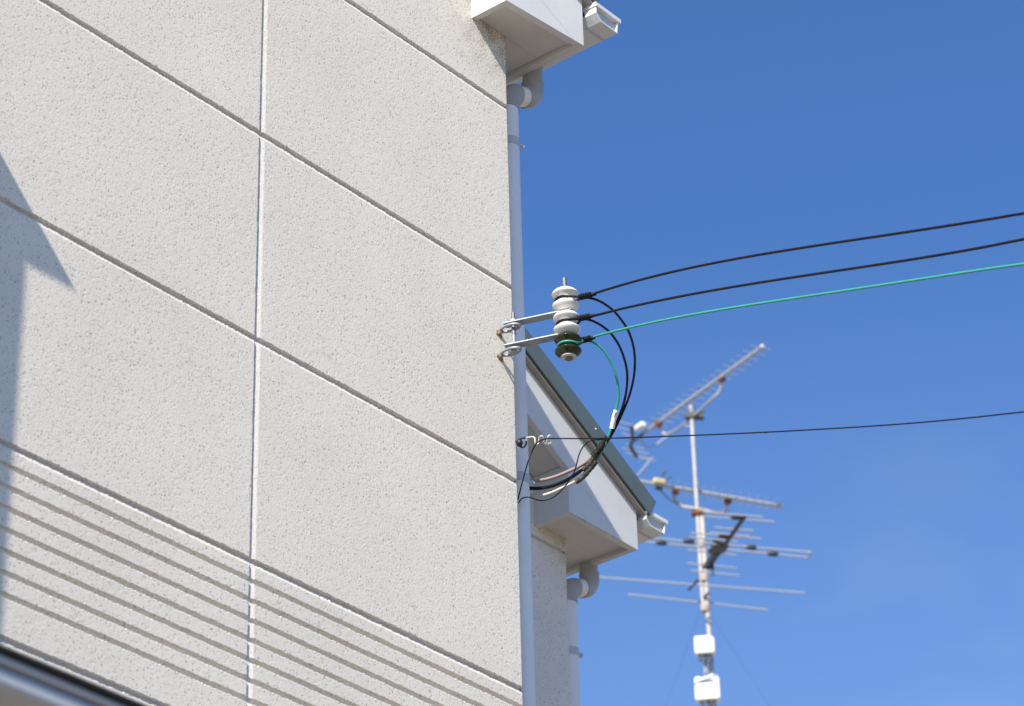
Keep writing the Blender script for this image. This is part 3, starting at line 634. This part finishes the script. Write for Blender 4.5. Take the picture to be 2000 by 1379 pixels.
dm = np.array([MX, MY, mz(812, 1357)]); MB().obox(dm+lat*.02, lat, (0, 0, 1), np.cross(lat, (0, 0, 1)), .06, .02, .025).build('mast_clamp', M['plasticdark'], t1)
bx_ = hz(1251, 838, z1); MB().obox(bx_+np.array([0, 0, .02]), Bt-A, ed, (0, 0, 1), .045, .022, .018).build('feed_box', M['boxwhite'], t1, bevel=.012)
rf = MB(); rd = depth_of(A)
rf.tube([at(1233, 832, rd), at(1236, 858, rd), at(1230, 872, rd)], .013, 8); rf.tube([at(1230, 870, rd), at(1244, 893, rd)], .013, 8); rf.tube([at(1230, 866, rd), A], .010, 8)
rf.build('reflector_frame', M['plasticdark'], t1, smooth=True)
for x0, y0, x1_, y1_ in ((1208, 823, 1238, 831), (1206, 834, 1240, 843), (1213, 846, 1236, 852), (1222, 868, 1262, 878), (1216, 875, 1268, 887), (1222, 884, 1275, 898), (1238, 893, 1280, 900)):
    MB().tube([at(x0, y0, rd), at(x1_, y1_, rd)], .0036, 6).build('reflector_rod', M['antalu'], t1, smooth=True)
MB().tube(spline([at(x, y, rd) for x, y in ((1251, 852), (1255, 865), (1264, 873), (1276, 872), (1290, 862), (1306, 850), (1322, 838), (1336, 832), (1352, 834))], 6), .0055, 8).build('coaxial_lead', M['antalu'], t1, smooth=True)
# lower ultra high frequency aerial
z2 = mz(963, 1363)+.05
t2 = thing('uhf_aerial', (MX, MY, z2), 'middle television aerial with thick pale boom pointing right and rusty clamps', 'aerial', 'television aerials on the mast')
A2, B2 = hz(1238, 938.5, z2), hz(1527, 989, z2)
MB().tube([A2, B2], .0130, 10).build('boom', M['antalu'], t2, smooth=True)
e2 = hz(1533, 981, z2)-hz(1513, 1001, z2); e2 /= np.linalg.norm(e2)
for i in range(14):
    c = A2+(B2-A2)*(.20+.785*i/13); MB().tube([c-e2*.085, c+e2*.085], .0032, 6).build('element', M['antalu'], t2, smooth=True)
s2 = [hz(1320, 956, z2), hz(1421, 976, z2)]
b = MB(); b.tube(spline([s2[0], at(1317, 973, depth_of(s2[0])), at(1328, 986, depth_of(s2[0])), at(1342, 991, md(991)-.03), at(1364, 994.5, md(994)-.03), at(1390, 1000, md(1000)-.03), at(1410, 1002, depth_of(s2[1])), at(1418, 998, depth_of(s2[1])), s2[1]], 8), .0105, 10)
b.build('support_tube', M['rustywhite'], t2, smooth=True)
for p in s2: MB().obox(p+np.array([0, 0, -.006]), B2-A2, e2, (0, 0, 1), .018, .022, .022).build('clamp', M['rust'], t2)
MB().obox(np.array([MX, MY, mz(1000, 1366)])+lat*.005, lat, (0, 0, 1), np.cross(lat, (0, 0, 1)), .04, .02, .03).build('mast_clamp', M['rust'], t2)
fb_ = at(1287, 941, depth_of(hz(1287, 947, z2))); MB().obox(fb_, B2-A2, e2, (0, 0, 1), .042, .022, .020).build('feed_box', M['yellowed'], t2, bevel=.012)
fd = depth_of(fb_); b = MB(); b.obox(at(1287, 953, fd), B2-A2, e2, (0, 0, 1), .02, .012, .012)
for x0, y0, x1_, y1_ in ((1290, 937, 1298, 922), (1300, 945, 1308, 932)):
    b.tube([at(x0, y0, fd), at(x1_, y1_, fd)], .004, 6); b.lathe([(.008, -.008), (.008, .008)], at(x1_, y1_, fd), (0, 0, 1), 8)
b.build('dipole', M['plasticdark'], t2)
MB().tube(spline([at(x, y, fd) for x, y in ((1289, 956), (1300, 968), (1314, 980), (1332, 989), (1350, 995))], 5), .004, 6).build('coaxial_lead', M['plasticdark'], t2, smooth=True)
for x0, y0, x1_, y1_ in ((1246, 928, 1275, 893),):
    MB().tube([at(x0, y0, fd), at(x1_, y1_, fd)], .0065, 6).build('reflector_rod', M['antalu'], t2, smooth=True)
# very high frequency aerial with long elements
z3 = mz(1168, 1374)
t3 = thing('vhf_aerial', (MX, MY, z3), 'lowest television aerial with long nearly level rods and dark boom', 'aerial', 'television aerials on the mast')
bm_ = [hz(1455, 1008, z3), hz(1395, 1092, z3), hz(1345, 1162, z3)]
MB().tube([bm_[0], bm_[1]], .0135, 10).build('boom', M['plasticdark'], t3, smooth=True)
b = MB(); b.tube([bm_[1], hz(1383, 1106, z3)], .016, 10); b.obox(hz(1403, 1071, z3), bm_[0]-bm_[1], lat, (0, 0, 1), .05, .050, .012); b.obox(hz(1391, 1092, z3), bm_[0]-bm_[1], lat, (0, 0, 1), .10, .020, .018); b.obox(hz(1383, 1106, z3), lat, (0, 0, 1), fw, .035, .02, .02)
b.tube([hz(1415, 1063, z3), hz(1393, 1056, z3)], .012, 8); b.tube([hz(1390, 1098, z3), hz(1391, 1098, z3)-np.array([0, 0, .09])], .009, 8); b.build('feed_box', M['plasticdark'], t3, bevel=.01)
EL = [(1373, 1000.5, 1490, 1009.5), (1373, 1008.5, 1512, 1019), (1396, 1030, 1470, 1036.5), (1387, 1040.5, 1463, 1047.5), (1350, 1041, 1486, 1052), (1347, 1049, 1441, 1058), (1240, 1048, 1580, 1078.5), (1240, 1056, 1579, 1089), (1342, 1074, 1437.5, 1084), (1343, 1100, 1437.5, 1109), (1350, 1114.5, 1444, 1124), (1168, 1127.5, 1571, 1158), (1227, 1161, 1498, 1191)]
for x0, y0, x1_, y1_ in EL:
    MB().tube([hz(x0, y0, z3), hz(x1_, y1_, z3)], .0052 if x1_-x0 < 200 else .0060, 8).build('element', M['antalu'], t3, smooth=True)
MB().tube([hz(1580, 1078.5, z3), hz(1583, 1083, z3), hz(1579, 1089, z3)], .0075, 8).build('element_bend', M['antalu'], t3, smooth=True)
for x, y in ((1291.5, 1060), (1345, 1057), (1467, 1069), (1509, 1081.5), (1438, 1010), (1413, 1047)):
    c = hz(x, y, z3); dd = hz(x+10, y+.9, z3)-c; dd /= np.linalg.norm(dd)
    MB().tube([c-dd*.036, c-dd*.022, c+dd*.022, c+dd*.036], [.006, .017, .017, .006], 10).build('spacer', M['plasticdark'], t3, smooth=True)
for (x0, y0, x1_, y1_) in ((1345, 1152, 1364, 1132), (1366, 1176, 1384, 1158)):
    MB().tube([hz(x0, y0, z3), hz(x1_, y1_, z3)], .008, 8).build('stay_bracket', M['plasticdark'], t3, smooth=True)
# booster boxes and their leads
def booster(px0, py0, px1, py1, label, slot):
    c = at((px0+px1)/2, (py0+py1)/2, md((py0+py1)/2, 1378)-.085); k = DM/F_PX; wd = (px1-px0)*k/2; ht = (py1-py0)*k/2/math.cos(R_(25))
    f = np.array([-fw[0], -fw[1], 0]); f /= np.linalg.norm(f); l2 = lat*math.cos(.12)+f*math.sin(.12); f2 = f*math.cos(.12)-lat*math.sin(.12)
    o = thing('booster_box', c, label, 'box', 'white boxes on the mast')
    MB().obox(c, l2, f2, (0, 0, 1), wd, .035, ht).build('case', M['boxwhite'], o, bevel=.014)
    MB().obox(c+np.array([0, 0, -ht*.86])+f2*.002, l2, f2, (0, 0, 1), wd*.35, .036, ht*.10).build('latch', M['boxwhite'], o, bevel=.004)
    if slot: MB().obox(c+np.array([0, 0, ht*.45])+f2*.035, l2, f2, (0, 0, 1), wd*.58, .0015, ht*.10).build('slot', M['plasticdark'], o)
    for k_ in (-.5, 0, .45):
        p = c+l2*wd*k_-np.array([0, 0, ht]); MB().tube([p+(0, 0, .01), p-(0, 0, .035)], .012, 8).build('cable_gland', M['plasticdark'], o, smooth=True)
    return c, wd, ht, l2
k1 = booster(1357, 1245, 1396, 1279, 'upper smaller plain white box strapped to the lower mast', False)
k2 = booster(1358, 1323, 1406, 1369, 'lower larger white box with dark slot at the picture bottom', True)
for i, (k_, mm) in enumerate(((-.5, 'antalu'), (0, 'plasticdark'), (.45, 'antalu'))):
    p = k1[0]+k1[3]*k1[1]*k_-np.array([0, 0, k1[2]+.03]); e_ = at(1378+4*k_, 1300, md(1300, 1380)-.05); g_ = at(1380+6*k_, 1317, md(1317, 1380)-.04)
    props(MB().tube(spline([p, e_, g_], 8), .006, 8).build('coaxial_cable', M[mm], None, smooth=True, loc=tuple(g_)), ['pale coaxial lead on the left below the upper white box', 'dark coaxial lead in the middle below the upper white box', 'pale coaxial lead on the right below the upper white box'][i], 'cable', 'leads between the white boxes')
for i, k_ in enumerate((-.5, 0, .45)):
    p = k2[0]+k2[3]*k2[1]*k_-np.array([0, 0, k2[2]+.03]); g_ = np.array([MX+.05*k_, MY-.03, ROOF])
    props(MB().tube(spline([p, (p+g_)/2+np.array([.02*k_, 0, 0]), g_], 8), .007, 8).build('coaxial_cable', M['plasticdark'], None, smooth=True, loc=tuple(g_)), 'dark coaxial leads hanging below the lower white box', 'cable', 'leads below the lower white box')
for i, (px, lb) in enumerate(((1300, 'faint stay wire slanting down left from the mast'), (1503, 'faint stay wire slanting down right from the mast'))):
    top = np.array([MX, MY, mz(1178, 1373)]); e_ = at(px, 1379, md(1379, 1384)-(.8 if i else -.8)); e_ = top+(e_-top)*((ROOF-top[2])/(e_[2]-top[2]))
    props(MB().tube([top, e_], .0007, 6).build('guy_wire', M['plasticdark'], None, loc=tuple(e_)), lb, 'wire', 'stay wires of the mast')

# ------------------------------------------------------------------ canopy in the lower left foreground
YC = -1.72
zz_ = [onpl(0, py, 1, YC)[2] for py in (1264.5, 1279, 1294.5, 1299.5, 1337)]
can = thing('porch_canopy', (-3.5, YC, 0), 'blurred metal porch canopy edge with black top strip in the lower left corner', 'canopy')
XA, XB = -6.2, -1.0
MB().box((XA-.03, YC-.012, zz_[1]), (XB+.03, -.02, zz_[0])).build('roof_sheet', M['dark'], can, bevel=.004)
MB().box((XA, YC-.004, zz_[2]), (XB, YC+.10, zz_[1]-.0005)).build('gutter_band', M['canopy_blue'], can, bevel=.004)
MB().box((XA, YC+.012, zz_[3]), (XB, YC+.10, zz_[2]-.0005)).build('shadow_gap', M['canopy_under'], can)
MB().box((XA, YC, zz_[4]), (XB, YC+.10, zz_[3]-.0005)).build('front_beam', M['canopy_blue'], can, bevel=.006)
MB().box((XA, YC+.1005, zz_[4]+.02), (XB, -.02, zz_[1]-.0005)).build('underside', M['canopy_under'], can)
for x in (XA+.05, XB-.13):
    MB().box((x, YC+.01, 0), (x+.08, YC+.09, zz_[4]-.0005)).build('post', M['canopy_blue'], can, bevel=.006)

# ------------------------------------------------------------------ the pole the cables run to, out to the right
ends = CABLE_ENDS
pp = np.mean(ends, axis=0)
pole = thing('utility_pole', (pp[0]+.16, pp[1]-.10, 0), 'round grey utility pole the service cables run to', 'pole')
MB().tube([(pp[0]+.16, pp[1]-.10, 0), (pp[0]+.16, pp[1]-.10, pp[2]+1.5)], [.15, .11], 20).build('shaft', M['wood'], pole, smooth=True)
for p in ends: MB().tube([p, (pp[0]+.16, pp[1]-.10, p[2])], .012, 8).build('hook_arm', M['galv'], pole, smooth=True)
